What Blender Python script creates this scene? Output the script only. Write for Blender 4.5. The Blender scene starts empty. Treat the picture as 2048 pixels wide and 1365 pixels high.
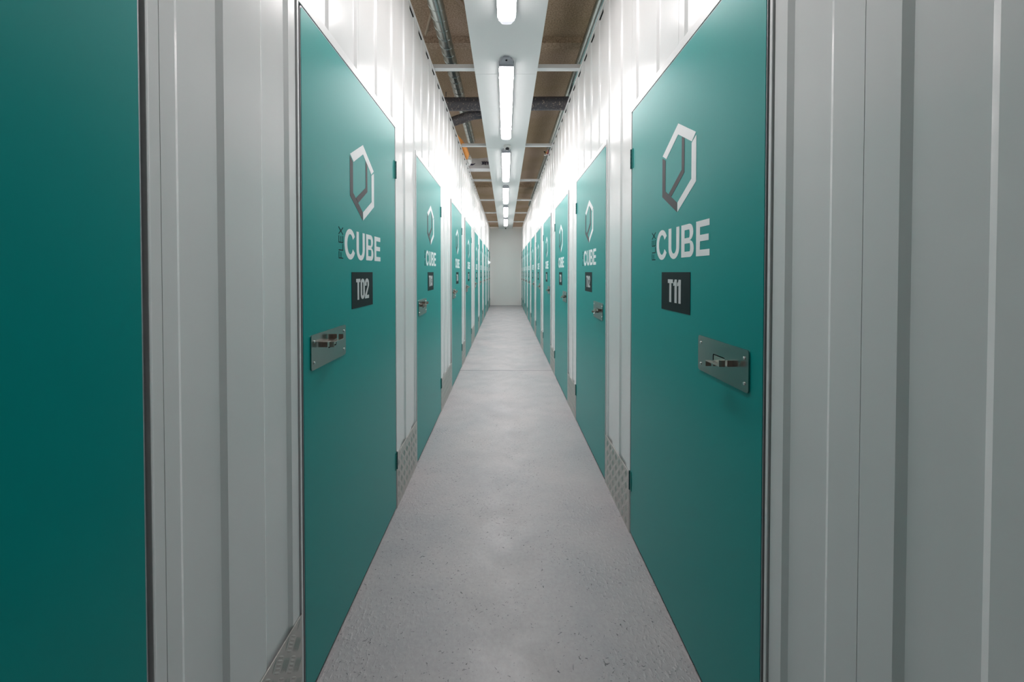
import bpy, bmesh, math, random
from mathutils import Vector, Matrix
random.seed(7)
sc = bpy.context.scene
COL = sc.collection

# ------------------------------------------------------------------ camera, world, exposure
FPX = 780.0                      # focal length in pixels of the 2048-wide frame
EYE = 1.30
cam_d = bpy.data.cameras.new('camera')
cam_d.sensor_fit = 'HORIZONTAL'
cam_d.sensor_width = 36.0
cam_d.lens = FPX / 2048 * 36.0
cam_d.shift_x = 13.0 / 2048
cam_d.shift_y = -125.6 / 2048
cam_d.clip_start = 0.02
cam = bpy.data.objects.new('camera', cam_d)
COL.objects.link(cam)
cam.location = (0, 0, EYE)
cam.rotation_euler = (math.radians(90 - 0.9), 0, 0)
sc.camera = cam

world = bpy.data.worlds.new('world')
sc.world = world
world.use_nodes = True
bg = world.node_tree.nodes['Background']
bg.inputs['Color'].default_value = (1.0, 0.93, 0.86, 1)
bg.inputs['Strength'].default_value = 1.0   # glow of the neighbouring lit corridors over the wall tops

sc.view_settings.view_transform = 'Standard'
sc.view_settings.look = 'None'
sc.view_settings.gamma = 1.0
sc.view_settings.use_curve_mapping = False
sc.view_settings.exposure = 0.08
LAMP = 25.0                      # radiance of the lamp diffusers
SPREAD = 126
LAMP_W = 11.4                    # watts each lamp throws downwards

sc.cycles.use_denoising = True
sc.cycles.max_bounces = 10
sc.cycles.diffuse_bounces = 6
sc.cycles.glossy_bounces = 5
sc.cycles.sample_clamp_indirect = 20.0
sc.cycles.caustics_reflective = False
sc.cycles.caustics_refractive = False

# ------------------------------------------------------------------ measures
XL, XR = -0.599, 0.620           # planes of the two corridor walls
WALL_H = 3.0
DOOR_H = 2.08
Y_END = 15.05                    # end wall
Y_START = -1.6

# ------------------------------------------------------------------ materials
def new_mat(name):
    m = bpy.data.materials.new(name)
    m.use_nodes = True
    nt = m.node_tree
    return m, nt, nt.nodes['Principled BSDF']

def simple(name, col, rough=0.5, metal=0.0, spec=0.5, bump=None, coat=0.0, transmission=0.0):
    m, nt, b = new_mat(name)
    b.inputs['Base Color'].default_value = (*col, 1)
    b.inputs['Roughness'].default_value = rough
    b.inputs['Metallic'].default_value = metal
    b.inputs['Specular IOR Level'].default_value = spec
    b.inputs['Coat Weight'].default_value = coat
    b.inputs['Transmission Weight'].default_value = transmission
    if bump:
        scale, strength, dist = bump
        tc = nt.nodes.new('ShaderNodeTexCoord')
        nz = nt.nodes.new('ShaderNodeTexNoise')
        nz.inputs['Scale'].default_value = scale
        nz.inputs['Detail'].default_value = 3
        bp = nt.nodes.new('ShaderNodeBump')
        bp.inputs['Strength'].default_value = strength
        bp.inputs['Distance'].default_value = dist
        nt.links.new(tc.outputs['Object'], nz.inputs['Vector'])
        nt.links.new(nz.outputs['Fac'], bp.inputs['Height'])
        nt.links.new(bp.outputs['Normal'], b.inputs['Normal'])
    return m

M_wall = simple('wall_white_enamel', (0.765, 0.775, 0.775), 0.20, spec=0.38, bump=(9.0, 0.12, 0.004))
M_trim = simple('trim_white_enamel', (0.74, 0.75, 0.755), 0.32)
M_teal = simple('teal_door_enamel', (0.0, 0.285, 0.268), 0.42, spec=0.28, coat=0.25, bump=(420.0, 0.10, 0.0008))
M_teal.node_tree.nodes['Principled BSDF'].inputs['Coat Roughness'].default_value = 0.28
M_teal.node_tree.nodes['Principled BSDF'].inputs['Specular Tint'].default_value = (0.0, 1.0, 0.95, 1)
M_teal_metal = simple('teal_hinge_paint', (0.0, 0.20, 0.18), 0.4)
M_knuckle = simple('teal_knuckle_paint', (0.0, 0.06, 0.065), 0.4)
M_edge = simple('door_edge_grey', (0.42, 0.42, 0.44), 0.4, metal=0.5, bump=(600.0, 0.3, 0.001))
M_black = simple('black_rubber_and_shade', (0.006, 0.006, 0.007), 0.8, spec=0.1)  # rubber and small black parts, also the painted shade in gaps
M_plate = simple('number_plate_black', (0.006, 0.016, 0.018), 0.55, spec=0.2)
M_numeral = simple('numeral_grey', (0.60, 0.61, 0.62), 0.5)
M_white = simple('vinyl_white', (0.92, 0.92, 0.93), 0.5, spec=0.3)
M_dark = simple('vinyl_dark_grey', (0.075, 0.07, 0.075), 0.5, spec=0.3)
M_ink = simple('vinyl_black', (0.006, 0.014, 0.014), 0.6, spec=0.15)
M_steel = simple('brushed_steel', (0.38, 0.37, 0.35), 0.22, metal=1.0)
M_bolt = simple('bolt_steel', (0.55, 0.47, 0.42), 0.25, metal=1.0)
M_screw = simple('screw_steel', (0.75, 0.75, 0.74), 0.25, metal=1.0)
M_alu = simple('tread_plate_aluminium', (0.60, 0.58, 0.55), 0.42, metal=0.85)
M_panel = simple('ceiling_sheet_white', (0.68, 0.70, 0.70), 0.33, spec=0.5)
M_beam = simple('beam_white', (0.66, 0.67, 0.67), 0.35)
M_housing = simple('lamp_housing_grey', (0.30, 0.31, 0.34), 0.5)
M_cap = simple('lamp_cap_clear', (0.80, 0.80, 0.84), 0.25, transmission=0.35)
_b = M_cap.node_tree.nodes['Principled BSDF']
_b.inputs['Emission Color'].default_value = (0.95, 0.93, 1.0, 1)
_b.inputs['Emission Strength'].default_value = 0.45     # lit from inside by the tubes
M_clip = simple('lamp_clip', (0.7, 0.7, 0.7), 0.4)
M_pipe = None
M_camw = simple('camera_white_plastic', (0.62, 0.62, 0.60), 0.4)
M_camb = simple('camera_black_dome', (0.006, 0.006, 0.009), 0.12)
M_orange = simple('orange_fabric', (0.80, 0.30, 0.05), 0.7, bump=(14.0, 0.6, 0.02))
M_bag = simple('crumpled_white_plastic', (0.78, 0.77, 0.76), 0.35, bump=(22.0, 0.8, 0.02))
M_pack = simple('white_glossy_packaging', (0.62, 0.60, 0.61), 0.35, bump=(7.0, 0.5, 0.02))
M_packink = simple('package_ink', (0.02, 0.012, 0.05), 0.5)
M_red = simple('packet_red', (0.35, 0.008, 0.01), 0.4)
M_pink = simple('packet_pink', (0.75, 0.35, 0.33), 0.5)
M_yellow = simple('packet_yellow', (0.80, 0.45, 0.08), 0.45)
M_endwall = simple('end_wall_paint', (0.82, 0.81, 0.79), 0.6, bump=(30.0, 0.15, 0.004))

def lamp_mat():
    m, nt, b = new_mat('lamp_diffuser_lit')
    b.inputs['Base Color'].default_value = (0.9, 0.9, 0.9, 1)
    b.inputs['Emission Color'].default_value = (1.0, 0.925, 0.92, 1)
    b.inputs['Emission Strength'].default_value = LAMP
    return m
M_lamp = lamp_mat()

def ceiling_mat():
    m, nt, b = new_mat('sprayed_ceiling_brown')
    L = nt.links
    tc = nt.nodes.new('ShaderNodeTexCoord')
    n1 = nt.nodes.new('ShaderNodeTexNoise'); n1.inputs['Scale'].default_value = 75; n1.inputs['Detail'].default_value = 6
    n1.inputs['Roughness'].default_value = 0.7
    n2 = nt.nodes.new('ShaderNodeTexNoise'); n2.inputs['Scale'].default_value = 1.1; n2.inputs['Detail'].default_value = 3
    for n in (n1, n2): L.new(tc.outputs['Object'], n.inputs['Vector'])
    r1 = nt.nodes.new('ShaderNodeValToRGB')
    r1.color_ramp.elements[0].position = 0.33; r1.color_ramp.elements[0].color = (0.22, 0.175, 0.13, 1)
    r1.color_ramp.elements[1].position = 0.68; r1.color_ramp.elements[1].color = (0.58, 0.495, 0.405, 1)
    L.new(n1.outputs['Fac'], r1.inputs['Fac'])
    r2 = nt.nodes.new('ShaderNodeValToRGB')
    r2.color_ramp.elements[0].position = 0.35; r2.color_ramp.elements[0].color = (0.80, 0.78, 0.66, 1)
    r2.color_ramp.elements[1].position = 0.65; r2.color_ramp.elements[1].color = (1.0, 0.96, 0.95, 1)
    L.new(n2.outputs['Fac'], r2.inputs['Fac'])
    mx = nt.nodes.new('ShaderNodeMixRGB'); mx.blend_type = 'MULTIPLY'; mx.inputs['Fac'].default_value = 1
    L.new(r1.outputs['Color'], mx.inputs['Color1']); L.new(r2.outputs['Color'], mx.inputs['Color2'])
    L.new(mx.outputs['Color'], b.inputs['Base Color'])
    b.inputs['Roughness'].default_value = 0.95
    b.inputs['Specular IOR Level'].default_value = 0.1
    bp = nt.nodes.new('ShaderNodeBump'); bp.inputs['Strength'].default_value = 0.5; bp.inputs['Distance'].default_value = 0.012
    L.new(n1.outputs['Fac'], bp.inputs['Height']); L.new(bp.outputs['Normal'], b.inputs['Normal'])
    return m
M_ceiling = ceiling_mat()

def pipe_mat():
    m, nt, b = new_mat('dusty_black_foam')
    L = nt.links
    tc = nt.nodes.new('ShaderNodeTexCoord')
    n1 = nt.nodes.new('ShaderNodeTexNoise'); n1.inputs['Scale'].default_value = 60; n1.inputs['Detail'].default_value = 3
    L.new(tc.outputs['Object'], n1.inputs['Vector'])
    r = nt.nodes.new('ShaderNodeValToRGB')
    r.color_ramp.elements[0].position = 0.58; r.color_ramp.elements[0].color = (0.060, 0.064, 0.080, 1)
    r.color_ramp.elements[1].position = 0.70; r.color_ramp.elements[1].color = (0.34, 0.30, 0.26, 1)
    L.new(n1.outputs['Fac'], r.inputs['Fac']); L.new(r.outputs['Color'], b.inputs['Base Color'])
    b.inputs['Roughness'].default_value = 0.5
    return m
M_pipe = pipe_mat()
M_duct = simple('galvanised_duct', (0.42, 0.50, 0.50), 0.27, metal=1.0, bump=(25.0, 0.15, 0.004))

def floor_mat():
    m, nt, b = new_mat('painted_concrete_floor')
    L = nt.links
    N = nt.nodes.new
    tc = N('ShaderNodeTexCoord')
    sep = N('ShaderNodeSeparateXYZ'); L.new(tc.outputs['Object'], sep.inputs[0])
    def mathn(op, a, b2=None, clamp=False):
        n = N('ShaderNodeMath'); n.operation = op; n.use_clamp = clamp
        for i, v in enumerate((a, b2)):
            if v is None: continue
            if isinstance(v, (int, float)): n.inputs[i].default_value = v
            else: L.new(v, n.inputs[i])
        return n.outputs[0]
    def noise(scale, detail=3, rough=0.5, vec=None, dist=0.0):
        n = N('ShaderNodeTexNoise'); n.inputs['Scale'].default_value = scale
        n.inputs['Detail'].default_value = detail; n.inputs['Roughness'].default_value = rough
        n.inputs['Distortion'].default_value = dist
        L.new(vec or tc.outputs['Object'], n.inputs['Vector'])
        return n
    def ramp(fac, p0, c0, p1, c1):
        r = N('ShaderNodeValToRGB')
        r.color_ramp.elements[0].position = p0; r.color_ramp.elements[0].color = (*c0, 1)
        r.color_ramp.elements[1].position = p1; r.color_ramp.elements[1].color = (*c1, 1)
        L.new(fac, r.inputs['Fac']); return r.outputs['Color']
    def mul(a, c, fac=1.0):
        x = N('ShaderNodeMixRGB'); x.blend_type = 'MULTIPLY'
        x.inputs['Fac'].default_value = fac
        L.new(a, x.inputs['Color1']); L.new(c, x.inputs['Color2']); return x.outputs['Color']
    base = ramp(noise(2.3, 4, 0.6).outputs['Fac'], 0.36, (0.340, 0.336, 0.352), 0.64, (0.408, 0.388, 0.396))
    fine = ramp(noise(60, 4, 0.7).outputs['Fac'], 0.3, (0.88, 0.88, 0.88), 0.62, (1, 1, 1))
    col = mul(base, fine)
    # small scuffs and nicks: short dark curved strokes gathered in patches
    wv = N('ShaderNodeVectorMath'); wv.operation = 'ADD'
    nzv = noise(26, 2).outputs['Color']
    sc1 = N('ShaderNodeVectorMath'); sc1.operation = 'SCALE'; sc1.inputs['Scale'].default_value = 0.055
    L.new(nzv, sc1.inputs[0]); L.new(tc.outputs['Object'], wv.inputs[0]); L.new(sc1.outputs[0], wv.inputs[1])
    mp = N('ShaderNodeMapping'); mp.inputs['Scale'].default_value = (30, 85, 30); mp.inputs['Rotation'].default_value = (0, 0, 0.5)
    L.new(wv.outputs[0], mp.inputs['Vector'])
    vo = N('ShaderNodeTexVoronoi'); vo.inputs['Scale'].default_value = 1.0; vo.feature = 'F1'
    L.new(mp.outputs[0], vo.inputs['Vector'])
    near = mathn('LESS_THAN', vo.outputs['Distance'], 0.13)
    rnd = N('ShaderNodeSeparateColor'); L.new(vo.outputs['Color'], rnd.inputs[0])
    patch = noise(3.2, 3, 0.6).outputs['Fac']
    thr = mathn('MULTIPLY', mathn('SUBTRACT', patch, 0.38, True), 3.8)
    pick = mathn('LESS_THAN', rnd.outputs[0], thr)
    nick = mathn('MULTIPLY', near, pick)
    mp2 = N('ShaderNodeMapping'); mp2.inputs['Scale'].default_value = (95, 75, 80); mp2.inputs['Rotation'].default_value = (0, 0, -0.7)
    L.new(wv.outputs[0], mp2.inputs['Vector'])
    vo2 = N('ShaderNodeTexVoronoi'); vo2.inputs['Scale'].default_value = 1.0
    L.new(mp2.outputs[0], vo2.inputs['Vector'])
    near2 = mathn('LESS_THAN', vo2.outputs['Distance'], 0.16)
    rnd2 = N('ShaderNodeSeparateColor'); L.new(vo2.outputs['Color'], rnd2.inputs[0])
    thr2 = mathn('MULTIPLY', mathn('SUBTRACT', patch, 0.38, True), 3.5)
    nick2 = mathn('MULTIPLY', near2, mathn('LESS_THAN', rnd2.outputs[1], thr2))
    nicks = mathn('MAXIMUM', mathn('MULTIPLY', nick, 0.85), mathn('MULTIPLY', nick2, 0.7))
    # slab joint across the corridor
    dj = mathn('ABSOLUTE', mathn('SUBTRACT', sep.outputs['Y'], 5.13))
    joint = mathn('LESS_THAN', dj, 0.010)
    darks = mathn('MAXIMUM', nicks, mathn('MULTIPLY', joint, 0.7))
    mxd = N('ShaderNodeMixRGB'); L.new(darks, mxd.inputs['Fac'])
    L.new(col, mxd.inputs['Color1']); mxd.inputs['Color2'].default_value = (0.05, 0.06, 0.062, 1)
    L.new(mxd.outputs['Color'], b.inputs['Base Color'])
    rr = ramp(noise(4.5, 4, 0.6).outputs['Fac'], 0.35, (0.36,) * 3, 0.65, (0.52,) * 3)
    L.new(rr, b.inputs['Roughness'])
    # roller texture of the paint, strongest in a band along either wall
    ax = mathn('ABSOLUTE', sep.outputs['X'])
    band = mathn('MULTIPLY', mathn('SUBTRACT', ax, 0.22, True), 3.2, True)
    mp3 = N('ShaderNodeMapping'); mp3.inputs['Scale'].default_value = (75, 48, 60)
    L.new(tc.outputs['Object'], mp3.inputs['Vector'])
    rough_r = ramp(noise(1.0, 2, 0.5, mp3.outputs[0]).outputs['Fac'], 0.50, (0, 0, 0), 0.72, (1, 1, 1))
    rs_ = N('ShaderNodeSeparateColor'); L.new(rough_r, rs_.inputs[0]); rough_n = rs_.outputs[0]
    patchb = mathn('MULTIPLY', mathn('SUBTRACT', noise(2.6, 2).outputs['Fac'], 0.38, True), 4.0, True)
    h = mathn('MULTIPLY', rough_n, mathn('ADD', mathn('MULTIPLY', band, patchb), 0.10))
    h2 = mathn('SUBTRACT', h, mathn('MULTIPLY', darks, 0.6))
    bp = N('ShaderNodeBump'); bp.inputs['Strength'].default_value = 0.5; bp.inputs['Distance'].default_value = 0.0028
    L.new(h2, bp.inputs['Height']); L.new(bp.outputs['Normal'], b.inputs['Normal'])
    return m
M_floor = floor_mat()

# ------------------------------------------------------------------ mesh helpers
def add_box(bm, x0, x1, y0, y1, z0, z1):
    v = [bm.verts.new((x, y, z)) for z in (z0, z1) for y in (y0, y1) for x in (x0, x1)]
    for f in ((0, 2, 3, 1), (4, 5, 7, 6), (0, 1, 5, 4), (2, 6, 7, 3), (0, 4, 6, 2), (1, 3, 7, 5)):
        bm.faces.new([v[i] for i in f])

def bx(*boxes):
    bm = bmesh.new()
    for b in boxes: add_box(bm, *b)
    return bm

def add_prism(bm, pts, y_front, y_back):
    """pts: outline in (x, z); extruded from y_front to y_back (front is the smaller y)."""
    a = [bm.verts.new((p[0], y_front, p[1])) for p in pts]
    b = [bm.verts.new((p[0], y_back, p[1])) for p in pts]
    area = sum(pts[i][0] * pts[(i + 1) % len(pts)][1] - pts[(i + 1) % len(pts)][0] * pts[i][1] for i in range(len(pts)))
    if area < 0: a.reverse(); b.reverse()
    bm.faces.new(a)
    bm.faces.new(list(reversed(b)))
    n = len(a)
    for i in range(n):
        j = (i + 1) % n
        bm.faces.new((a[i], b[i], b[j], a[j]))

def mesh_from(bm, name, mat, bevel=0.0, smooth=False):
    if bevel:
        bmesh.ops.bevel(bm, geom=bm.edges[:], offset=bevel, segments=2, affect='EDGES', profile=0.6)
    bmesh.ops.recalc_face_normals(bm, faces=bm.faces[:])
    me = bpy.data.meshes.new(name)
    bm.to_mesh(me); bm.free()
    for m in (mat if isinstance(mat, (list, tuple)) else [mat]): me.materials.append(m)
    if smooth:
        for p in me.polygons: p.use_smooth = True
    return me

def obj(name, bm, mat, parent=None, bevel=0.0, smooth=False):
    me = bm if isinstance(bm, bpy.types.Mesh) else mesh_from(bm, name, mat, bevel, smooth)
    o = bpy.data.objects.new(name, me)
    COL.objects.link(o)
    if parent: o.parent = parent
    return o

def tag(o, label, cat, group=None, kind=None):
    o['label'] = label; o['category'] = cat
    if group: o['group'] = group
    if kind: o['kind'] = kind
    return o

def thing(name, label, cat, loc=(0, 0, 0), rz=0.0, group=None):
    o = bpy.data.objects.new(name, None)
    COL.objects.link(o)
    o.empty_display_size = 0.1
    o.location = loc; o.rotation_euler = (0, 0, rz)
    return tag(o, label, cat, group)

def copy_tree(o, parent=None):
    c = o.copy(); COL.objects.link(c)
    if parent is not None: c.parent = parent
    for ch in list(o.children):
        if ch.type != 'LIGHT': copy_tree(ch, c)
    return c

def struct(name, bm, mat, parent=None, **k):
    o = obj(name, bm, mat, parent, **k)
    if parent is None: o['kind'] = 'structure'
    return o

def round_rect(x0, x1, z0, z1, r, n=5):
    pts = []
    for cx, cz, a0 in ((x1 - r, z0 + r, -90), (x1 - r, z1 - r, 0), (x0 + r, z1 - r, 90), (x0 + r, z0 + r, 180)):
        for i in range(n + 1):
            a = math.radians(a0 + 90 * i / n)
            pts.append((cx + r * math.cos(a), cz + r * math.sin(a)))
    return pts

def add_tube(bm, p0, p1, r0, r1=None, n=16, cap=True):
    p0, p1 = Vector(p0), Vector(p1)
    if r1 is None: r1 = r0
    d = (p1 - p0).normalized()
    u = d.orthogonal().normalized(); w = d.cross(u)
    rings = []
    for p, r in ((p0, r0), (p1, r1)):
        rings.append([bm.verts.new(p + (u * math.cos(2 * math.pi * i / n) + w * math.sin(2 * math.pi * i / n)) * r) for i in range(n)])
    for i in range(n):
        j = (i + 1) % n
        bm.faces.new((rings[0][i], rings[0][j], rings[1][j], rings[1][i]))
    if cap:
        bm.faces.new(list(reversed(rings[0]))); bm.faces.new(rings[1])

def add_loft(bm, path, radii, n=20, cap=True, squash=1.0, wob=0.0):
    rings = []
    for k, (p, r) in enumerate(zip(path, radii)):
        p = Vector(p)
        a = Vector(path[max(k - 1, 0)]); b = Vector(path[min(k + 1, len(path) - 1)])
        d = (b - a).normalized()
        u = d.cross(Vector((0, 0, 1)))
        u = u.normalized() if u.length > 1e-4 else Vector((1, 0, 0))
        w = u.cross(d).normalized()
        ring = []
        for i in range(n):
            t = 2 * math.pi * i / n
            q = 1 + wob * (random.random() - 0.5)
            ring.append(bm.verts.new(p + u * math.cos(t) * r * q + w * math.sin(t) * r * squash * q))
        rings.append(ring)
    for a, b in zip(rings, rings[1:]):
        for i in range(n):
            j = (i + 1) % n
            bm.faces.new((a[i], a[j], b[j], b[i]))
    if cap:
        bm.faces.new(list(reversed(rings[0]))); bm.faces.new(rings[-1])

# ------------------------------------------------------------------ lettering (outlines drawn here, no font)
def arc(cx, cz, rx, rz, a0, a1, n=12):
    return [(cx + rx * math.cos(math.radians(a0 + (a1 - a0) * i / n)), cz + rz * math.sin(math.radians(a0 + (a1 - a0) * i / n))) for i in range(n + 1)]

def band_polys(outer, inner):
    return [[outer[i], outer[i + 1], inner[i + 1], inner[i]] for i in range(len(outer) - 1)]

def rect(x0, x1, z0, z1): return [(x0, z0), (x1, z0), (x1, z1), (x0, z1)]

def stroke(pts, t, closed=False):
    """quads following a centre line with mitred joints"""
    out = []
    n = len(pts)
    L, R = [], []
    for i in range(n):
        p = Vector(pts[i])
        a = Vector(pts[i - 1]) if i > 0 else None
        b = Vector(pts[i + 1]) if i < n - 1 else None
        if a is None: d = (b - p).normalized(); m = Vector((-d.y, d.x)); k = 1
        elif b is None: d = (p - a).normalized(); m = Vector((-d.y, d.x)); k = 1
        else:
            d1 = (p - a).normalized(); d2 = (b - p).normalized()
            n1 = Vector((-d1.y, d1.x)); n2 = Vector((-d2.y, d2.x))
            m = (n1 + n2)
            m = m.normalized() if m.length > 1e-6 else n1
            k = 1 / max(0.45, m.dot(n1))
        L.append(tuple(p + m * k * t / 2)); R.append(tuple(p - m * k * t / 2))
    for i in range(n - 1):
        out.append([L[i], L[i + 1], R[i + 1], R[i]])
    return out

def glyph_bold(ch):
    """Wide bold capitals, cap height 1: (polygons, width)."""
    tv, th = 0.222, 0.178
    if ch == 'C':
        w = 0.90; a, b = w / 2 * 1.06, 0.525
        P = band_polys(arc(a, 0.5, a, b, 33, 327, 28), arc(a, 0.5, a - tv, b - th, 28, 332, 28))
        return P, w
    if ch == 'U':
        w = 0.82
        o = [(0, 1)] + arc(w / 2, 0.36, w / 2, 0.385, 180, 360, 18) + [(w, 1)]
        i = [(tv, 1)] + arc(w / 2, 0.36, w / 2 - tv, 0.385 - th, 180, 360, 18) + [(w - tv, 1)]
        return band_polys(o, i), w
    if ch == 'B':
        w = 0.81
        P = [rect(0, tv, 0, 1)]
        for z0, z1, ww in ((0, 0.5, w), (0.5, 1, w - 0.035)):
            h = (z1 - z0) / 2; cz = (z0 + z1) / 2
            cx = ww - 0.26
            lo, hi = (th * .95, th * .47) if z0 == 0 else (th * .47, th * .95)
            o = [(tv, z0)] + arc(cx, cz, 0.26, h, -90, 90, 12) + [(tv, z1)]
            ci = (z0 + lo + z1 - hi) / 2
            i = [(tv, z0 + lo)] + arc(cx, ci, 0.26 - tv, (z1 - hi - z0 - lo) / 2, -90, 90, 12) + [(tv, z1 - hi)]
            P += band_polys(o, i)
        return P, w
    if ch == 'E':
        w = 0.75
        return [rect(0, tv, 0, 1), rect(tv, w, 0, th), rect(tv, w - 0.05, 0.42, 0.42 + th), rect(tv, w - 0.01, 1 - th, 1)], w

def glyph_thin(ch, t=0.10):
    w = 0.76
    if ch == 'F': return stroke([(t / 2, 0), (t / 2, 1)], t) + [rect(t, w, 1 - t, 1), rect(t, w * .9, .46, .46 + t)], w
    if ch == 'L': return [rect(0, t, 0, 1), rect(t, w * .95, 0, t)], w * .95
    if ch == 'E': return [rect(0, t, 0, 1), rect(t, w, 0, t), rect(t, w * .95, .45, .45 + t), rect(t, w, 1 - t, 1)], w
    if ch == 'X': return stroke([(t / 2, 0), (.86 - t / 2, 1)], t) + stroke([(t / 2, 1), (.86 - t / 2, 0)], t), .86
    if ch == 'A': return stroke([(.1, 0), (.42, 1)], .2) + stroke([(.42, 1), (.74, 0)], .2) + [rect(.2, .64, .22, .38)], .84
    if ch == 'R':
        return ([rect(0, .2, 0, 1)] + band_polys([(.18, .42)] + arc(.44, .71, .28, .29, -90, 90, 8) + [(.18, 1)],
                [(.18, .58)] + arc(.44, .71, .1, .13, -90, 90, 8) + [(.18, .84)]) + stroke([(.40, .5), (.66, 0)], .2)), .78
    if ch == 'K': return [rect(0, .2, 0, 1)] + stroke([(.16, .38), (.68, 1)], .2) + stroke([(.3, .58), (.70, 0)], .22), .8

def glyph_num(ch):
    """Heavy condensed capitals and figures, height 1."""
    w, t, h = 0.56, 0.205, 0.165           # width, upright thickness, level thickness
    a = w / 2
    if ch == 'T': return [rect(0, .52, 1 - h, 1), rect(.26 - t / 2, .26 + t / 2, 0, 1 - h)], .52
    if ch == '1': return [rect(.13, .13 + t + .01, 0, 1), [(0, .72), (.13, .745), (.13, .985), (.09, .90), (0, .85)]], .14 + t
    if ch == '7': return [rect(0, w - .04, 1 - h, 1), [(w - .04 - t, 1 - h), (w - .04, 1 - h), (a + .06, 0), (a - .16, 0)]], w - .04
    if ch == '4': return [rect(0, w + .02, .17, .17 + h), rect(a, a + t, .17 + h, 1), rect(a, a + t, 0, .17), [(0, .335), (.17, .335), (a, .82), (a, 1), (a - .03, 1)]], w + .02
    def cap(top, a0, a1):                     # half-round end, outer and inner outline
        cz = .76 if top else .24
        return arc(a, cz, a, .24, a0, a1, 10), arc(a, cz, a - t, .24 - h, a0, a1, 10)
    to, ti = cap(True, 180, 0)
    bo, bi = cap(False, 360, 180)
    L = lambda z0, z1: rect(0, t, z0, z1)
    Rr = lambda z0, z1: rect(w - t, w, z0, z1)
    top, bot = band_polys(to, ti), band_polys(bo, bi)
    if ch == '0': return top + bot + [L(.24, .76), Rr(.24, .76)], w
    if ch == '2': return top + [L(.64, .76), [(w - t, .76), (w, .76), (w, .64), (w - t, .58)], [(w - t, .58), (w, .64), (t * 1.15, h), (0, h)], rect(0, w, 0, h)], w
    mid = rect(.17, w - t * .55, .5 - h * .46, .5 + h * .46)
    if ch == '3': return top + bot + [L(.66, .76), L(.24, .34), Rr(.545, .76), Rr(.24, .455), rect(.20, w - t, .425, .575), rect(w - t, w - .03, .455, .545)], w
    if ch == '8': return top + bot + [L(.56, .76), L(.24, .44), Rr(.56, .76), Rr(.24, .44), rect(.03, w - .03, .44, .56)], w
    if ch == '6': return top + bot + [L(.24, .76), Rr(.66, .76), Rr(.24, .46), [(t, .46), (w, .46), (w, .49), (w - .06, .60), (t, .60)]], w
    if ch == '9': return top + bot + [Rr(.24, .76), L(.24, .34), L(.54, .76), [(0, .54), (0, .51), (.06, .40), (w - t, .40), (w - t, .54)]], w
    if ch == '5': return bot + [rect(0, w - .02, 1 - h, 1), L(.42, 1 - h), Rr(.24, .46), L(.24, .33), [(t, .46), (w, .46), (w, .50), (w - .06, .61), (t, .60)]], w

def word(bm, text, glyph, x0, z0, size, gap, yf, yb, widen=1.0, rot=False, flip=False):
    x = 0.0
    for ch in text:
        P, w = glyph(ch)
        for poly in P:
            q = []
            for px, pz in poly:
                u, v = (x + px * size * widen), pz * size
                if rot: q.append((x0 - v, z0 + u))
                elif flip: q.append((x0 - u, z0 - v))
                else: q.append((x0 + u, z0 + v))
            add_prism(bm, q, yf, yb)
        x += w * size * widen + gap
    return x - gap

# ------------------------------------------------------------------ the corridor shell
def wall_offset(y, phase):
    """depth of the ribbed sheet (0 on the crowns, negative in the pans)"""
    P, rise, depth = 0.25, 0.013, 0.007
    t = (y - phase) % P
    crown = 0.127
    if t < crown: return 0.0
    if t < crown + rise: return -depth * (t - crown) / rise
    if t < P - rise: return -depth
    return -depth * (P - t) / rise

def rib_breaks(y0, y1, phase):
    P, rise, crown = 0.25, 0.013, 0.127
    ys = [y0, y1]
    k = math.floor((y0 - phase) / P) - 1
    while phase + k * P < y1 + P:
        for d in (0, crown, crown + rise, P - rise):
            y = phase + k * P + d
            if y0 + 1e-5 < y < y1 - 1e-5: ys.append(y)
        k += 1
    return sorted(ys)

def add_sheet(bm, side, y0, y1, z0, z1, phase):
    X = XL if side < 0 else XR
    s = 1 if side < 0 else -1       # outward direction of the corridor face
    ys = rib_breaks(y0, y1, phase)
    fr = [(X + s * wall_offset(y, phase), y) for y in ys]
    xb = X - s * 0.03
    col = []
    for x, y in fr:
        col.append((bm.verts.new((x, y, z0)), bm.verts.new((x, y, z1)), bm.verts.new((xb, y, z0)), bm.verts.new((xb, y, z1))))
    for a, b in zip(col, col[1:]):
        bm.faces.new((a[0], b[0], b[1], a[1]))
        bm.faces.new((b[2], a[2], a[3], b[3]))
        bm.faces.new((a[1], b[1], b[3], a[3]))
        bm.faces.new((b[0], a[0], a[2], b[2]))
    a, b = col[0], col[-1]
    bm.faces.new((a[0], a[1], a[3], a[2])); bm.faces.new((b[0], b[2], b[3], b[1]))

WL, WR = 0.969, 0.983
left_doors = [(-0.327, WL), (1.145, WL), (2.625, WL), (4.345, WL), (5.825, WL), (7.535, WL), (9.02, WL), (10.66, WL), (12.20, WL), (13.85, 0.96)]
right_doors = [(0.930, WR), (2.412, WR), (3.880, WR), (5.373, WR), (6.866, WR), (8.350, WR), (9.82, WR), (11.27, WR), (12.66, WR), (13.98, 0.96)]
GAP, STRIP, SLIT, HG = 0.012, 0.009, 0.0035, 0.010

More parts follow.
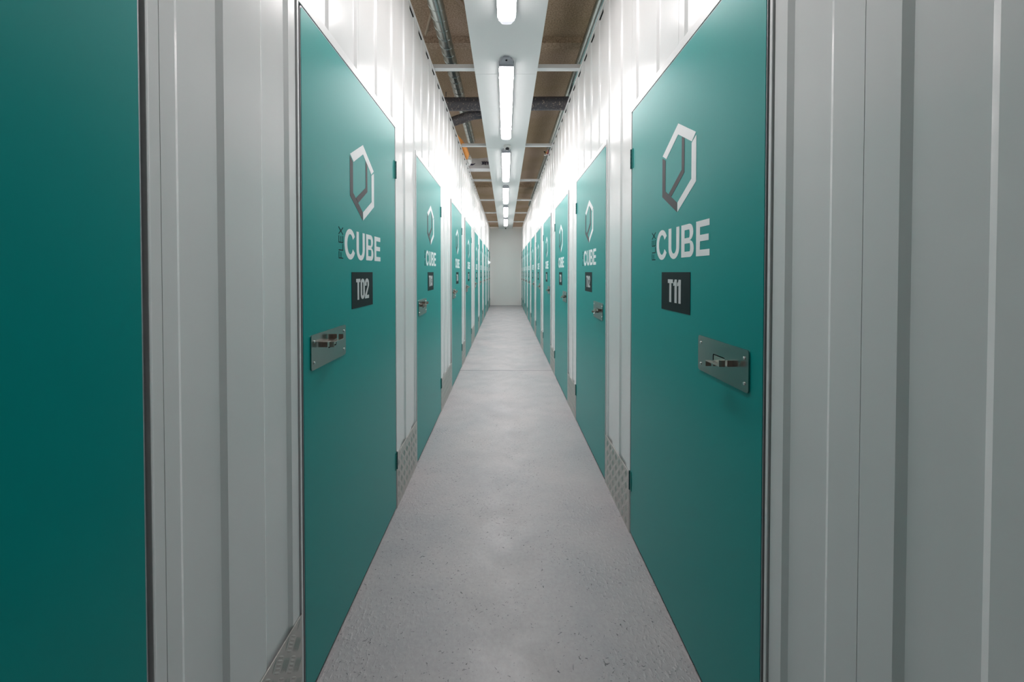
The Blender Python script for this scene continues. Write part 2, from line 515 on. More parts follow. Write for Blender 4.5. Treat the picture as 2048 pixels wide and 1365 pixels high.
def build_wall(side, name, doors, phase, seams):
    X = XL if side < 0 else XR
    s = 1 if side < 0 else -1
    bm = bmesh.new()
    edges = []
    y = Y_START
    piers = []
    for d0, w in doors:
        a = d0 - GAP - STRIP - SLIT
        piers.append((y, a)); y = d0 + w + HG + 0.006
    piers.append((y, Y_END + 0.03))
    def sheets(y0, y1, z0, z1):
        cuts = [y0] + [c for c in seams if y0 + 0.02 < c < y1 - 0.02] + [y1]
        for p, q in zip(cuts, cuts[1:]):
            add_sheet(bm, side, p + 0.0007, q - 0.0007, z0, z1, phase)
    for p, q in piers: sheets(p, q, 0.0, WALL_H - 0.014)
    for d0, w in doors:
        a = d0 - GAP - STRIP - SLIT + 0.0008; b = d0 + w + HG + 0.0058
        sheets(a, b, DOOR_H + 0.03, WALL_H - 0.014)
    o = struct(name, bm, M_wall)
    # cap rail along the top edge
    bm = bmesh.new()
    def nb(n0, n1, y0, y1, z0, z1):
        xs = sorted((X + s * n0, X + s * n1)); add_box(bm, xs[0], xs[1], y0, y1, z0, z1)
    nb(0.0003, 0.003, Y_START, Y_END, WALL_H - 0.028, WALL_H)
    nb(-0.06, 0.0003, Y_START, Y_END, WALL_H - 0.003, WALL_H)
    obj('top_rail', bm, M_trim, o)
    # black boxes painting the shade of the pan slots under the cap rail
    bm = bmesh.new()
    k = math.floor((Y_START - phase) / 0.25)
    while phase + k * 0.25 < Y_END - 0.3:
        y0 = phase + k * 0.25 + 0.127 + 0.011
        if y0 > Y_START + 0.02: nb(-0.0072, -0.0015, y0, y0 + 0.101, WALL_H - 0.035, WALL_H - 0.027)
        k += 1
    obj('pan_slot_shade', bm, M_black, o)
    # door frames: a lock-side strip, a thin hinge-side strip and a header, one frame per door
    for d0, w in doors:
        bm = bmesh.new()
        nb(-0.03, 0.004, d0 - GAP - STRIP, d0 - GAP, 0.0, DOOR_H + 0.005)
        nb(-0.03, 0.002, d0 + w + HG, d0 + w + HG + 0.0055, 0.0, DOOR_H + 0.005)
        nb(-0.03, 0.003, d0 - GAP - STRIP, d0 + w + HG + 0.0055, DOOR_H + 0.002, DOOR_H + 0.034)
        f = obj('door_frame', bm, M_trim, o, bevel=0.0012)
        bm = bmesh.new()
        nb(-0.05, -0.036, d0 - GAP - STRIP - SLIT, d0 + w + HG + 0.005, 0.0, DOOR_H + 0.03)
        nb(-0.036, -0.0045, d0 - GAP, d0 - 0.0004, 0.0, DOOR_H + 0.0015)
        nb(-0.036, -0.004, d0 - GAP - STRIP - SLIT, d0 - GAP - STRIP, 0.0, DOOR_H + 0.03)
        nb(-0.036, -0.012, d0 + w + 0.001, d0 + w + HG, 0.0, DOOR_H)
        nb(-0.03, -0.006, d0, d0 + w, 0.0, 0.0105)
        obj('seal_gap_shade', bm, M_black, f)  # rubber seals, plus black fill painting the shade in the door gaps
    return o

wall_l = build_wall(-1, 'wall_left', left_doors, 0.835, [0.68] + [d + 0.46 for d, w in left_doors])
wall_r = build_wall(1, 'wall_right', right_doors, 0.616, [0.678] + [d + 0.48 for d, w in right_doors])

bm = bx((-3.2, 3.2, Y_START - 1.5, 24.0, -0.12, 0.0))
struct('floor', bm, M_floor)
bm = bx((-3.2, 3.2, Y_START - 1.5, 24.0, 3.72, 3.84))
# shallow joints and ribs of the sprayed soffit
add_box(bm, -3.2, 3.2, 4.05, 4.16, 3.66, 3.72)
add_box(bm, -3.2, 3.2, 10.7, 10.95, 3.62, 3.72)
struct('ceiling', bm, M_ceiling)
bm = bx((-0.75, 0.75, Y_END, Y_END + 0.10, 0.0, EYE + 1.745))
struct('wall_back', bm, M_endwall)
bm = bx((-3.2, 3.2, 24.0, 24.1, 0.0, 3.84))  # unseen wall added to keep world light off the far ceiling
struct('light_block_wall_far', bm, simple('light_block_far_dark', (0.06, 0.058, 0.055), 0.8))
bm = bx((-3.2, 3.2, Y_START - 1.6, Y_START - 1.5, 0.0, 3.72))  # unseen dark wall added behind the camera to hold back world light
struct('light_block_wall_front', bm, simple('light_block_front_dark', (0.10, 0.10, 0.105), 0.7))
bm = bx((-0.60, 0.62, Y_END - 0.012, Y_END, 0.0, 0.012))
struct('baseboard_back', bm, simple('base_joint_grey', (0.25, 0.25, 0.26), 0.7))

# ------------------------------------------------------------------ storage unit doors
def swoop_poly(): return None

def make_door(side, w):
    """door with its parts; local x = reading direction, -y = towards the corridor"""
    ox = -0.010 if side < 0 else -0.001     # the graphics sit a little off centre
    lock = -1 if side < 0 else 1            # lock side in local x (the end nearer the corridor mouth)
    t = thing('storage_unit_door', '', 'door')
    t['kind'] = 'thing'
    bm = bmesh.new()
    add_prism(bm, round_rect(-w / 2, w / 2, 0.013, DOOR_H, 0.010, 4), -0.0010, 0.034)
    obj('door_core', bm, M_edge, t)
    bm = bmesh.new()
    e = 0.0035
    add_prism(bm, round_rect(-w / 2 + e, w / 2 - e, 0.013 + e * .4, DOOR_H - e, 0.010, 4), -0.0022, -0.0010)
    obj('door_face', bm, M_teal, t)
    yf, yb = -0.0028, -0.0021
    # emblem: open hexagon of white and dark grey bars
    top = [(-.1165, 1.7542), (.0205, 1.8317), (.1515, 1.7550), (.1234, 1.7336), (.0205, 1.7928), (-.0809, 1.7336)]
    rgt = [(.1545, 1.7457), (.1545, 1.5950), (.0180, 1.5160), (.0180, 1.5500), (.1222, 1.6110), (.1222, 1.7290)]
    drk = [(-.1181, 1.7468), (-.0882, 1.7300), (-.0882, 1.6113), (.0141, 1.5507), (.0141, 1.5160), (-.1181, 1.5950)]
    inn = [(.0495, 1.7745), (.0704, 1.7625), (.0704, 1.6457), (-.0346, 1.5812), (-.0590, 1.5954), (.0495, 1.6593)]
    em = bmesh.new()
    def add_poly_split(bm, pts, quads):
        for q in quads: add_prism(bm, [(pts[i][0] + ox, pts[i][1]) for i in q], yf, yb)
    add_poly_split(em, top, [(0, 1, 4, 5), (1, 2, 3, 4)])
    add_poly_split(em, rgt, [(0, 1, 4, 5), (1, 2, 3, 4)])
    obj('emblem', em, M_white, t)['label'] = 'white bars of the hexagon emblem'
    em = bmesh.new()
    add_poly_split(em, drk, [(0, 1, 2), (0, 2, 5), (5, 2, 3, 4)] if False else [(0, 1, 2, 5), (5, 2, 3, 4)])
    add_poly_split(em, inn, [(0, 1, 2, 5), (5, 2, 3, 4)])
    obj('emblem_bar', em, M_dark, t)['label'] = 'dark grey bars of the hexagon emblem'
    bm = bmesh.new()
    word(bm, 'CUBE', glyph_bold, ox - 0.1725, 1.351, 0.112, 0.0155, yf, yb, 1.0)
    obj('lettering', bm, M_white, t)['label'] = 'large white lettering'
    bm = bmesh.new()
    word(bm, 'FLEX', glyph_thin, ox - 0.1850, 1.3495, 0.0375, 0.0035, yf, yb, 0.90, rot=True)
    obj('small_lettering', bm, M_ink, t)['label'] = 'thin black lettering turned on its side'
    bm = bmesh.new()
    add_prism(bm, rect(-0.1185, 0.1195, 1.156, 1.300), -0.0034, yb)
    obj('number_plate', bm, M_plate, t)
    # lock plate with slot, bolt and four screws
    pw, ph = 0.257, 0.110
    pc = lock * (w / 2 - (0.043 if side < 0 else 0.052) - pw / 2)
    pz = 1.051 if side < 0 else 1.046
    web = pz + (0.021 if side < 0 else -0.001)
    far = -lock
    bc = pc - 0.018 if side < 0 else pc + 0.025           # middle of the bolt
    s0, s1 = sorted((bc + far * 0.002, bc + far * 0.066))
    sz0, sz1 = (web - 0.027, web - 0.001) if side < 0 else (web - 0.012, web + 0.014)
    plate = bmesh.new()
    outer = [plate.verts.new((x, -0.006, z)) for x, z in round_rect(pc - pw / 2, pc + pw / 2, pz - ph / 2, pz + ph / 2, 0.009, 5)]
    inner = [plate.verts.new((x, -0.006, z)) for x, z in round_rect(s0, s1, sz0, sz1, 0.005, 3)]
    ed = [plate.edges.new((outer[i], outer[(i + 1) % len(outer)])) for i in range(len(outer))]
    ed += [plate.edges.new((inner[i], inner[(i + 1) % len(inner)])) for i in range(len(inner))]
    bmesh.ops.triangle_fill(plate, edges=ed, use_beauty=True, normal=(0, -1, 0))
    r = bmesh.ops.extrude_face_region(plate, geom=plate.faces[:])
    for v in r['geom']:
        if isinstance(v, bmesh.types.BMVert): v.co.y = -0.0022
    lp = obj('lock_plate', plate, M_steel, t)
    bm = bmesh.new()
    add_box(bm, s0 - 0.001, s1 + 0.001, -0.0030, -0.0023, sz0 - 0.001, sz1 + 0.001)
    obj('slot_shade', bm, M_black, lp)  # black backing painted in for the shade inside the slot
    bm = bmesh.new()
    a_, b_ = sorted((s1 - 0.005, s0 + 0.002)) if side < 0 else sorted((s1, s0 + 0.0045))
    add_box(bm, a_, b_, -0.0056, -0.0032, sz0 + 0.004, sz1 - 0.003)
    obj('slot_plate', bm, M_bolt, lp)
    # Z-shaped bolt: flat web with one end turned up and the other turned down
    bm = bmesh.new()
    hl = 0.0365
    def seg(x0, x1, n0, n1, z0, z1): add_box(bm, x0, x1, -0.006 - n1, -0.006 - n0, z0, z1)
    seg(bc - hl, bc + hl, 0.0, 0.0150, web - 0.001, web + 0.0012)
    seg(bc - hl, bc + hl, 0.0215, 0.0375, web - 0.001, web + 0.0012)
    seg(bc - 0.010, bc + 0.010, 0.0150, 0.0215, web - 0.001, web + 0.0012)
    for n0, n1 in ((0.0, 0.0155), (0.0212, 0.0375)):
        seg(bc - hl, bc - hl + 0.002, n0, n1, web - 0.0160, web)      # turned down at the left
        seg(bc + hl - 0.002, bc + hl, n0, n1, web, web + 0.0160)      # turned up at the right
    obj('bolt', bm, M_bolt, lp, bevel=0.0004)
    scr = None
    for sx in (-1, 1):
        for sz in (-1, 1):
            if scr is None:
                bm = bmesh.new()
                add_tube(bm, (0, 0, 0), (0, -0.0014, 0), 0.0042, 0.0042, 12)
                add_tube(bm, (0, -0.0014, 0), (0, -0.0030, 0), 0.0042, 0.0018, 12)
                scr = mesh_from(bm, 'screw', M_screw)
            q = obj('screw', scr, None, lp)
            q.location = (pc + sx * (pw / 2 - 0.017), -0.006, pz + sz * (ph / 2 - 0.022))
    # hinges on the other edge
    for z0 in (1.805, 0.222):
        bm = bmesh.new()
        xe = far * (w / 2)
        x0, x1 = sorted((xe - far * 0.016, xe))
        add_box(bm, x0, x1, -0.0045, -0.0022, z0, z0 + 0.095)
        h = obj('hinge', bm, M_teal_metal, t)
        bm = bmesh.new()
        for k in range(5):
            add_tube(bm, (xe + far * 0.004, -0.005, z0 + 0.019 * k + 0.0008), (xe + far * 0.004, -0.005, z0 + 0.019 * (k + 1) - 0.0008), 0.0048, n=12)
        obj('hinge_knuckle', bm, M_knuckle, h)
    return t

NUM_W = {}
def numerals(text, parent):
    bm = bmesh.new()
    size = 0.085
    gap = 0.0030
    total = sum(glyph_num(c)[1] * size for c in text) + gap * (len(text) - 1)
    word(bm, text, glyph_num, -0.0030 - total / 2, 1.188, size, gap, -0.0041, -0.0033)
    o = obj('numerals', bm, M_numeral, parent)
    return o

for side, doors, first, X, rz in ((-1, left_doors, 1, XL, math.radians(90)), (1, right_doors, 11, XR, math.radians(-90))):
    cache = {}
    for i, (d0, w) in enumerate(doors):
        if w not in cache:
            d = cache[w] = make_door(side, w)
        else:
            d = copy_tree(cache[w])
        num = 'T%02d' % (first + i)
        for ch in list(d.children):
            if ch.name.startswith('number_plate'):
                for g in list(ch.children): bpy.data.objects.remove(g)
                numerals(num, ch)
        d.location = (X, d0 + w / 2, 0)
        d.rotation_euler = (0, 0, rz)
        if num == 'T01':
            lab = 'teal storage door cut off by the picture edge, beside the plain grey wall panel'
        else:
            lab = 'teal metal storage door with black number plate reading %s' % num
        tag(d, lab, 'door', 'teal storage doors along the wall with doors %s' % ('T01 to T10' if side < 0 else 'T11 to T20'))

# ------------------------------------------------------------------ tread-plate kick plates
def make_kick_mesh(w, h=0.30):
    bm = bmesh.new()
    add_box(bm, -w / 2, w / 2, -0.004, -0.0015, 0.0, h)
    add_box(bm, -w / 2, -w / 2 + 0.003, -0.004, 0.004, 0.0, h)
    c = 0.042
    def bar(px, pz, dx, dz):
        L, W, H = 0.0165, 0.0028, 0.0014
        ex, ez = -dz, dx
        pts = [(-L, 0), (-L * .55, W), (L * .55, W), (L, 0), (L * .55, -W), (-L * .55, -W)]
        ring = []
        for u, v in pts:
            x, z = px + u * dx + v * ex, pz + u * dz + v * ez
            if not (-w / 2 + .002 < x < w / 2 - .002 and 0.002 < z < h - .002): return
            ring.append((x, z))
        base = [bm.verts.new((x, -0.004, z)) for x, z in ring]
        topv = [bm.verts.new((px + s * L * .55 * dx, -0.004 - H, pz + s * L * .55 * dz)) for s in (-1, 1)]
        b = base
        bm.faces.new((b[0], b[1], topv[0])); bm.faces.new((b[1], b[2], topv[1], topv[0]))
        bm.faces.new((b[2], b[3], topv[1])); bm.faces.new((b[3], b[4], topv[1]))
        bm.faces.new((b[4], b[5], topv[0], topv[1])); bm.faces.new((b[5], b[0], topv[0]))
    r = math.sqrt(0.5)
    N = int((w + h) / c) + 3
    for i in range(-N, N):
        for j in range(-N, N):
            u, v = (i + .5) * c, (j + .5) * c
            cx, cz = (u - v) * r, (u + v) * r
            if abs(cx) > w / 2 + .03 or not -.03 < cz < h + .03: continue
            for k in range(-2, 3):
                if (i + j) % 2:   # bars along u, stacked along v
                    bar(cx - k * .0077 * r, cz + k * .0077 * r, r, r)
                else:
                    bar(cx + k * .0077 * r, cz + k * .0077 * r, -r, r)
    return mesh_from(bm, 'kick_plate', M_alu)

kick_cache = {}
for side, doors, first, X, rz in ((-1, left_doors, 1, XL, math.radians(90)), (1, right_doors, 11, XR, math.radians(-90))):
    for i in range(len(doors)):
        a = doors[i][0] + doors[i][1] + HG + 0.004
        if i + 1 < len(doors): b = doors[i + 1][0] - GAP - STRIP - 0.001
        else: b = Y_END - 0.012
        w = round(b - a, 2)
        if w < 0.05: continue
        if w not in kick_cache: kick_cache[w] = make_kick_mesh(w)
        o = obj('kick_plate', kick_cache[w], None)
        o.location = (X + (0.0 if side < 0 else 0.0), (a + b) / 2, 0); o.rotation_euler = (0, 0, rz)
        if i + 1 < len(doors):
            lab = 'patterned aluminium kick plate at floor level between doors T%02d and T%02d' % (first + i, first + i + 1)
        else:
            lab = 'patterned aluminium kick plate at floor level between door T%02d and the end wall' % (first + i)
        tag(o, lab, 'kick plate', 'aluminium tread plates at the foot of the walls')

# ------------------------------------------------------------------ ceiling beams, light panel, lamps
ORD = ['first', 'second', 'third', 'fourth', 'fifth', 'sixth', 'seventh', 'eighth', 'ninth']
beam_me = None
for k in range(6):
    y = 3.30 + 2.0 * k + 0.0
    if beam_me is None:
        bm = bmesh.new()
        x0, x1 = XL - 0.04, XR + 0.04
        add_box(bm, x0, x1, -0.0265, 0.0265, 0.0, 0.002)
        add_box(bm, x0, x1, -0.0265, -0.0245, 0.002, 0.032)
        add_box(bm, x0, x1, 0.0245, 0.0265, 0.002, 0.032)
        beam_me = mesh_from(bm, 'cross_beam', M_beam)
    o = obj('cross_beam', beam_me, None); o.location = (0, y, WALL_H)
    tag(o, 'white steel cross beam over the corridor, %s counting from the corridor mouth' % ORD[k], 'beam', 'cross beams resting on the walls')

PX0, PX1 = -0.257, 0.265
pan_me = {}
ys = [-0.7, 1.335, 3.335, 5.31, 7.32, 9.33, 11.33, 13.33, Y_END - 0.003]
for k, (a, b) in enumerate(zip(ys, ys[1:])):
    L = round(b - a - 0.0025, 4)
    if L not in pan_me:
        bm = bmesh.new()
        add_box(bm, PX0, PX1, -L / 2, L / 2, -0.020, -0.017)
        add_box(bm, PX0, PX0 + 0.0015, -L / 2, L / 2, -0.017, -0.0005)
        add_box(bm, PX1 - 0.0015, PX1, -L / 2, L / 2, -0.017, -0.0005)
        add_box(bm, PX0, PX1, L / 2 - 0.0015, L / 2, -0.017, -0.0005)
        add_box(bm, PX0, PX1, -L / 2, -L / 2 + 0.0015, -0.017, -0.0005)
        pan_me[L] = mesh_from(bm, 'ceiling_sheet', M_panel)
    o = obj('ceiling_sheet', pan_me[L], None); o.location = (0, (a + b) / 2, WALL_H)
    if k == 0: where = 'bare, with no lamp, over the corridor mouth'
    elif k == 1: where = 'carrying the first lamp from the corridor mouth'
    elif k == 7: where = 'touching the end wall'
    else: where = 'running on from the %s cross beam from the corridor mouth' % ORD[k - 2]
    tag(o, 'white ceiling light-panel sheet ' + where, 'ceiling panel', 'white sheets of the light panel')

def make_lamp():
    t = thing('batten_lamp', '', 'lamp')
    Ln = 1.66                      # diffuser length; local y from 0 to Ln, z down from the panel
    hw = 0.060
    bm = bmesh.new()
    n = 6
    # housing with tapered ends
    pl = [(-hw, 0.0), (hw, 0.0), (hw, Ln), (hw * .55, Ln + .05), (-hw * .55, Ln + .05), (-hw, Ln)]
    a = [bm.verts.new((x, y, 0)) for x, y in pl]; b = [bm.verts.new((x * .98, y, -0.042)) for x, y in pl]
    bm.faces.new(a); bm.faces.new(list(reversed(b)))
    for i in range(len(a)):
        j = (i + 1) % len(a); bm.faces.new((a[i], b[i], b[j], a[j]))
    obj('housing', bm, M_housing, t)
    # end bracket towards the corridor mouth
    bm = bmesh.new()
    pl = [(-hw * .95, 0.0), (-hw * .75, -0.045), (-hw * .35, -0.075), (hw * .35, -0.075), (hw * .75, -0.045), (hw * .95, 0.0)]
    a = [bm.verts.new((x, y, 0)) for x, y in pl]; b = [bm.verts.new((x, y, -0.03 if y > -0.01 else -0.014)) for x, y in pl]
    bm.faces.new(a); bm.faces.new(list(reversed(b)))
    for i in range(len(a)):
        j = (i + 1) % len(a); bm.faces.new((a[i], b[i], b[j], a[j]))
    br = obj('bracket', bm, M_housing, t)
    bm = bmesh.new(); add_tube(bm, (0, -0.045, -0.010), (0, -0.045, -0.0215), 0.008, n=12)
    obj('bracket_screw', bm, M_black, br)
    # lit diffuser: half-round trough
    bm = bmesh.new()
    sec = [(x, z - (0.006 if 0 < i < 12 else 0)) for i, (x, z) in enumerate(arc(0, -0.042, hw * .97, 0.010, 180, 360, 12))]
    y0, y1 = 0.02, Ln
    A = [bm.verts.new((x, y0, z)) for x, z in sec]; B = [bm.verts.new((x, y1 - 0.02, z)) for x, z in sec]
    C_ = [bm.verts.new((x * .80, y1 + 0.012, -0.042 + (z + .042) * .8)) for x, z in sec]
    for P, Q in ((A, B), (B, C_)):
        for i in range(len(P) - 1): bm.faces.new((P[i], P[i + 1], Q[i + 1], Q[i]))
    bm.faces.new(A); bm.faces.new(list(reversed(C_)))
    obj('diffuser', bm, M_lamp, t, smooth=False)
    # clear end caps
    for ya, yb, k in ((0.0, 0.0198, 1.0), (Ln + 0.0125, Ln + 0.052, 0.55)):
        bm = bmesh.new()
        s0 = 1.0 if k == 1.0 else 0.90
        A = [bm.verts.new((x * s0, ya, -0.042 + (z + .042) * s0)) for x, z in sec]
        B = [bm.verts.new((x * k, yb, -0.042 + (z + .042) * k * .98)) for x, z in sec]
        for i in range(len(A) - 1): bm.faces.new((A[i], A[i + 1], B[i + 1], B[i]))
        bm.faces.new(A); bm.faces.new(list(reversed(B))); bm.faces.new((A[0], B[0], B[-1], A[-1]))
        obj('end_cap', bm, M_cap, t)
    for sx in (-1, 1):
        bm = bx((sx * 0.026 - 0.0035, sx * 0.026 + 0.0035, 0.022, 0.062, -0.0600, -0.0500))
        obj('tube_holder', bm, M_clip, t)
        for y in (0.18, 0.75, 1.35):
            bm = bx((sx * (hw + .0005) if sx > 0 else sx * (hw + .004), sx * (hw + .004) if sx > 0 else sx * (hw + .0005), y, y + 0.022, -0.050, -0.030))
            obj('clip', bm, M_clip, t)
    return t
lamp0 = make_lamp()
for k in range(6):
    l = lamp0 if k == 0 else copy_tree(lamp0)
    l.location = (0.007, 0.88 + 2.248 * k, WALL_H - 0.020)
    ld = bpy.data.lights.new('lamp_light', 'AREA')      # the lamp's own downward beam, at its diffuser
    ld.shape = 'RECTANGLE'; ld.size = 0.104; ld.size_y = 1.60
    ld.energy = LAMP_W * (0.15 if k == 0 else 1.15); ld.spread = math.radians(SPREAD); ld.color = (1.0, 0.935, 0.93)
    lo = bpy.data.objects.new('lamp_light', ld); COL.objects.link(lo)
    lo.parent = l; lo.location = (0, 0.83, -0.062)
    tag(l, ['lit white tube lamp with only its rounded end inside the top of the picture',
            'lit white tube lamp, the longest one seen whole on the light panel',
            'lit white tube lamp right behind the white dome camera',
            'lit white tube lamp, fourth from the corridor mouth',
            'lit white tube lamp, second from the end wall',
            'lit white tube lamp beside the small black dome camera at the end wall'][k], 'lamp', 'tube lamps on the light panel')

# dome cameras
def make_cam():
    t = thing('dome_camera', '', 'camera')
    bm = bmesh.new()
    prof = [(0.0, 0), (0.050, 0), (0.050, -0.012), (0.046, -0.020), (0.044, -0.030), (0.036, -0.046), (0.02, -0.055), (0.0, -0.057)]
    n = 28
    rings = []
    for r, z in prof:
        if r == 0: rings.append([bm.verts.new((0, 0, z))]); continue
        rings.append([bm.verts.new((r * math.cos(2 * math.pi * i / n), r * math.sin(2 * math.pi * i / n), z)) for i in range(n)])
    for a, b in zip(rings, rings[1:]):
        for i in range(n):
            j = (i + 1) % n
            if len(a) == 1: bm.faces.new((a[0], b[i], b[j]))
            elif len(b) == 1: bm.faces.new((a[i], a[j], b[0]))
            else: bm.faces.new((a[i], a[j], b[j], b[i]))
    obj('camera_base', bm, M_camw, t, smooth=True)
    bm = bmesh.new()
    bmesh.ops.create_uvsphere(bm, u_segments=24, v_segments=14, radius=0.029, matrix=Matrix.Translation((0.002, -0.014, -0.040)))
    obj('camera_ball', bm, M_camb, t, smooth=True)
    return t
c0 = make_cam(); c0.location = (0.022, 5.205, WALL_H - 0.020)
tag(c0, 'white dome security camera with black ball on the light panel', 'camera')
c1 = copy_tree(c0); c1.location = (0.004, 14.62, WALL_H - 0.020)
tag(c1, 'tiny dark dome camera on the light panel right by the end wall', 'camera')

# ------------------------------------------------------------------ services above the corridor
def spiral_duct(name, x, z, r, y0, y1, label):
    t = thing(name, label, 'duct', (x, y0, z))
    bm = bmesh.new()
    add_tube(bm, (0, 0, 0), (0, y1 - y0, 0), r, n=32)
    for f in bm.faces: f.smooth = True
    o = obj('duct_pipe', bm, M_duct, t)
    bm = bmesh.new()
    pitch = 0.137
    turns = (y1 - y0 - 0.04) / pitch
    n = int(turns * 24)
    prev = None
    for i in range(n + 1):
        a = 2 * math.pi * i / 24
        y = 0.02 + pitch * i / 24
        ring = []
        for dr, dy in ((0.0, -0.004), (0.0014, -0.002), (0.0014, 0.002), (0.0, 0.004)):
            ring.append(bm.verts.new(((r + dr) * math.cos(a), y + dy, (r + dr) * math.sin(a))))
        if prev:
            for q in range(3): bm.faces.new((prev[q], prev[q + 1], ring[q + 1], ring[q]))
        prev = ring
    obj('spiral_seam', bm, M_duct, t, smooth=True)
    return t
spiral_duct('spiral_duct', -0.571, EYE + 2.2, 0.0635, -1.0, 6.55, 'galvanised spiral duct over the wall with door T02, ending above the orange bundle')
spiral_duct('spiral_duct', 0.815, EYE + 2.2, 0.080, -1.0, 12.7, 'long galvanised spiral duct half hidden over the wall with door T11')

bm = bmesh.new()
add_tube(bm, (-1.9, 4.77, EYE + 2.032), (1.9, 4.71, EYE + 2.032), 0.078, n=28)
o = obj('insulated_pipe', bm, M_pipe)
for p in o.data.polygons: p.use_smooth = len(p.vertices) == 4
tag(o, 'thick dusty black insulated pipe crossing the whole corridor under the ceiling', 'pipe')
bm = bmesh.new()
add_loft(bm, [(-1.30, 5.62, EYE + 2.01), (-0.72, 5.23, EYE + 2.00), (-0.42, 4.99, EYE + 2.00), (-0.22, 4.895, EYE + 1.985)], [0.062, 0.062, 0.060, 0.058], n=22)
add_tube(bm, (-0.80, 5.28, EYE + 2.04), (-0.80, 5.28, 3.725), 0.005, n=8)
o = obj('insulated_pipe', bm, M_pipe)
for p in o.data.polygons: p.use_smooth = len(p.vertices) == 4
tag(o, 'short black pipe slanting off behind the crossing pipe towards the wall with door T02', 'pipe')
# thin conduits fixed to the ceiling
bm = bmesh.new()
add_tube(bm, (-0.80, 3.95, 3.69), (-0.58, 3.35, 3.69), 0.013, n=10)
o = obj('conduit', bm, simple('conduit_dusty', (0.30, 0.26, 0.20), 0.7)); tag(o, 'thin dusty conduit on the ceiling on the wall side of the duct over door T02', 'conduit')
bm = bmesh.new()
add_tube(bm, (-0.48, 3.35, 3.69), (-0.15, 3.95, 3.69), 0.015, n=10)
o = obj('conduit', bm, simple('conduit_brown', (0.34, 0.27, 0.21), 0.7)); tag(o, 'thin brown conduit slanting from the duct to the light panel above the first beam', 'conduit')

# ------------------------------------------------------------------ things left on top of the walls
bm = bmesh.new()
path = [(-0.665, 4.75, 3.035), (-0.640, 5.0, 3.045), (-0.610, 5.3, 3.056), (-0.592, 5.6, 3.060), (-0.588, 5.85, 3.058), (-0.600, 5.99, 3.050), (-0.606, 6.04, 3.045)]
add_loft(bm, path, [0.015, 0.026, 0.040, 0.048, 0.047, 0.030, 0.010], n=18, wob=0.08)
o = obj('orange_bundle', bm, M_orange, smooth=True)
tag(o, 'long orange fabric bundle lying along the wall top beside the white bag', 'bundle')

bm = bmesh.new()
bmesh.ops.create_icosphere(bm, subdivisions=3, radius=1.0)
for v in bm.verts:
    q = 1 + 0.16 * math.sin(v.co.x * 7 + v.co.z * 5) * math.cos(v.co.y * 6) + 0.10 * (random.random() - .5)
    v.co = Vector((v.co.x * 0.062 * q, v.co.y * 0.15 * q, v.co.z * 0.078 * q))
o = obj('plastic_bag', bm, M_bag); o.location = (-0.600, 6.20, 3.072)
tag(o, 'crumpled white plastic bag on the wall top between the orange bundle and the package', 'bag')

pk = thing('package', 'soft white package lying across from the wall top to the light panel, printed upside down', 'package', (-0.37, 6.53, 3.002))
bm = bmesh.new()
add_box(bm, -0.30, 0.27, -0.10, 0.10, 0.0, 0.172)
bmesh.ops.subdivide_edges(bm, edges=bm.edges[:], cuts=7, use_grid_fill=True)
for v in bm.verts:
    v.co.z += 0.005 * math.sin(v.co.x * 17) * (v.co.z / 0.17) + 0.012 * (v.co.x / 0.3)* (v.co.z / 0.17)
    if v.co.z > 0.02: v.co.y += 0.004 * math.sin(v.co.x * 23 + 1) * (1 if v.co.y > 0 else 0.5)
obj('wrapper', bm, M_pack, pk, bevel=0.0, smooth=False)
bm = bmesh.new()
word(bm, 'ARK', glyph_thin, 0.100, 0.116, 0.055, 0.005, -0.1065, -0.0985, 0.85, flip=True)
obj('lettering', bm, M_packink, pk)['label'] = 'upside-down dark purple lettering'
bm = bmesh.new()
sw_o = [(-0.215, 0.052), (-0.17, 0.052), (-0.14, 0.066), (-0.122, 0.086)]
sw_i = [(-0.215, 0.080), (-0.175, 0.074), (-0.150, 0.076), (-0.122, 0.087)]
for i in range(3): add_prism(bm, [sw_o[i], sw_o[i + 1], sw_i[i + 1], sw_i[i]], -0.1065, -0.0985)
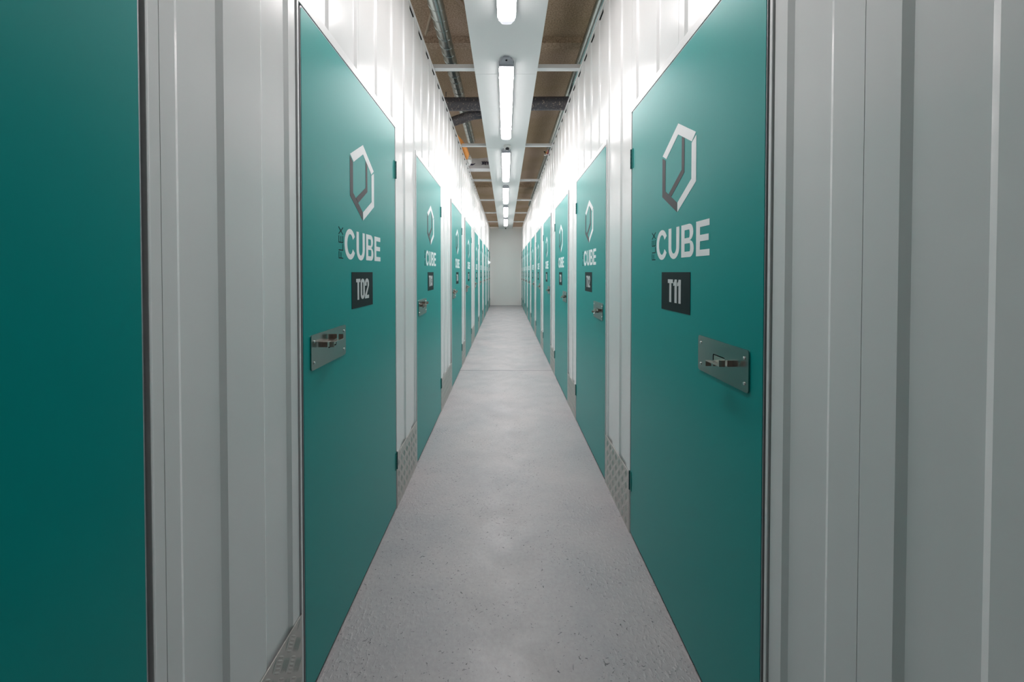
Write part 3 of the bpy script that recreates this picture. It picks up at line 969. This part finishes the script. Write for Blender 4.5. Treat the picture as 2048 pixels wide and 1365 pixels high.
obj('printed_mark', bm, M_packink, pk)['label'] = 'black tapering curved mark'

pr = thing('torn_packet', 'small torn packet in red, yellow, black and white on the wall top', 'packet', (0.620, 5.66, 3.0))
pr.scale = (0.78, 0.78, 0.78)
bm = bx((-0.038, -0.004, -0.02, 0.03, 0.006, 0.012), (-0.014, -0.002, -0.02, 0.02, 0.012, 0.085))
obj('red_flap', bm, M_red, pr)
bm = bx((-0.026, -0.014, -0.03, 0.0, 0.012, 0.075), (-0.045, -0.026, -0.03, 0.02, 0.006, 0.018)); obj('pink_flap', bm, M_pink, pr)
bm = bx((-0.052, -0.027, -0.03, 0.0, 0.020, 0.042)); obj('yellow_flap', bm, M_yellow, pr)
bm = bmesh.new(); add_loft(bm, [(-0.085, 0.0, 0.052), (-0.060, -0.01, 0.040), (-0.050, -0.01, 0.030)], [0.008, 0.012, 0.008], n=10); obj('black_tip', bm, M_black, pr)
bm = bmesh.new(); add_loft(bm, [(-0.082, 0.02, -0.004), (-0.06, 0.02, -0.006), (-0.030, 0.02, 0.004), (-0.004, 0.02, 0.004)], [0.008, 0.013, 0.010, 0.006], n=10, wob=.1); obj('white_tip', bm, M_bag, pr)

# ------------------------------------------------------------------ small fittings near the end wall
bm = bmesh.new()
a = [(-0.075, 0), (0.075, 0), (0.012, 0.095), (-0.012, 0.095)]
vs = [bm.verts.new((XL + n, y, 1.635 + z)) for y in (13.36, 13.56) for z, n in a]
bm.faces.new(vs[:4]); bm.faces.new(list(reversed(vs[4:])))
for i in range(4):
    j = (i + 1) % 4; bm.faces.new((vs[i], vs[i + 4], vs[j + 4], vs[j]))
o = obj('wall_fitting', bm, M_white)
tag(o, 'white wedge-shaped fitting sticking out of the wall between doors T09 and T10', 'wall fitting')
bm = bmesh.new()
add_tube(bm, (XL - 0.001, 13.42, 2.035), (XL + 0.022, 13.42, 2.035), 0.032, 0.020, n=14)
o = obj('wall_sensor', bm, M_black)
tag(o, 'small black round fitting on the wall above the white wedge fitting', 'wall sensor')
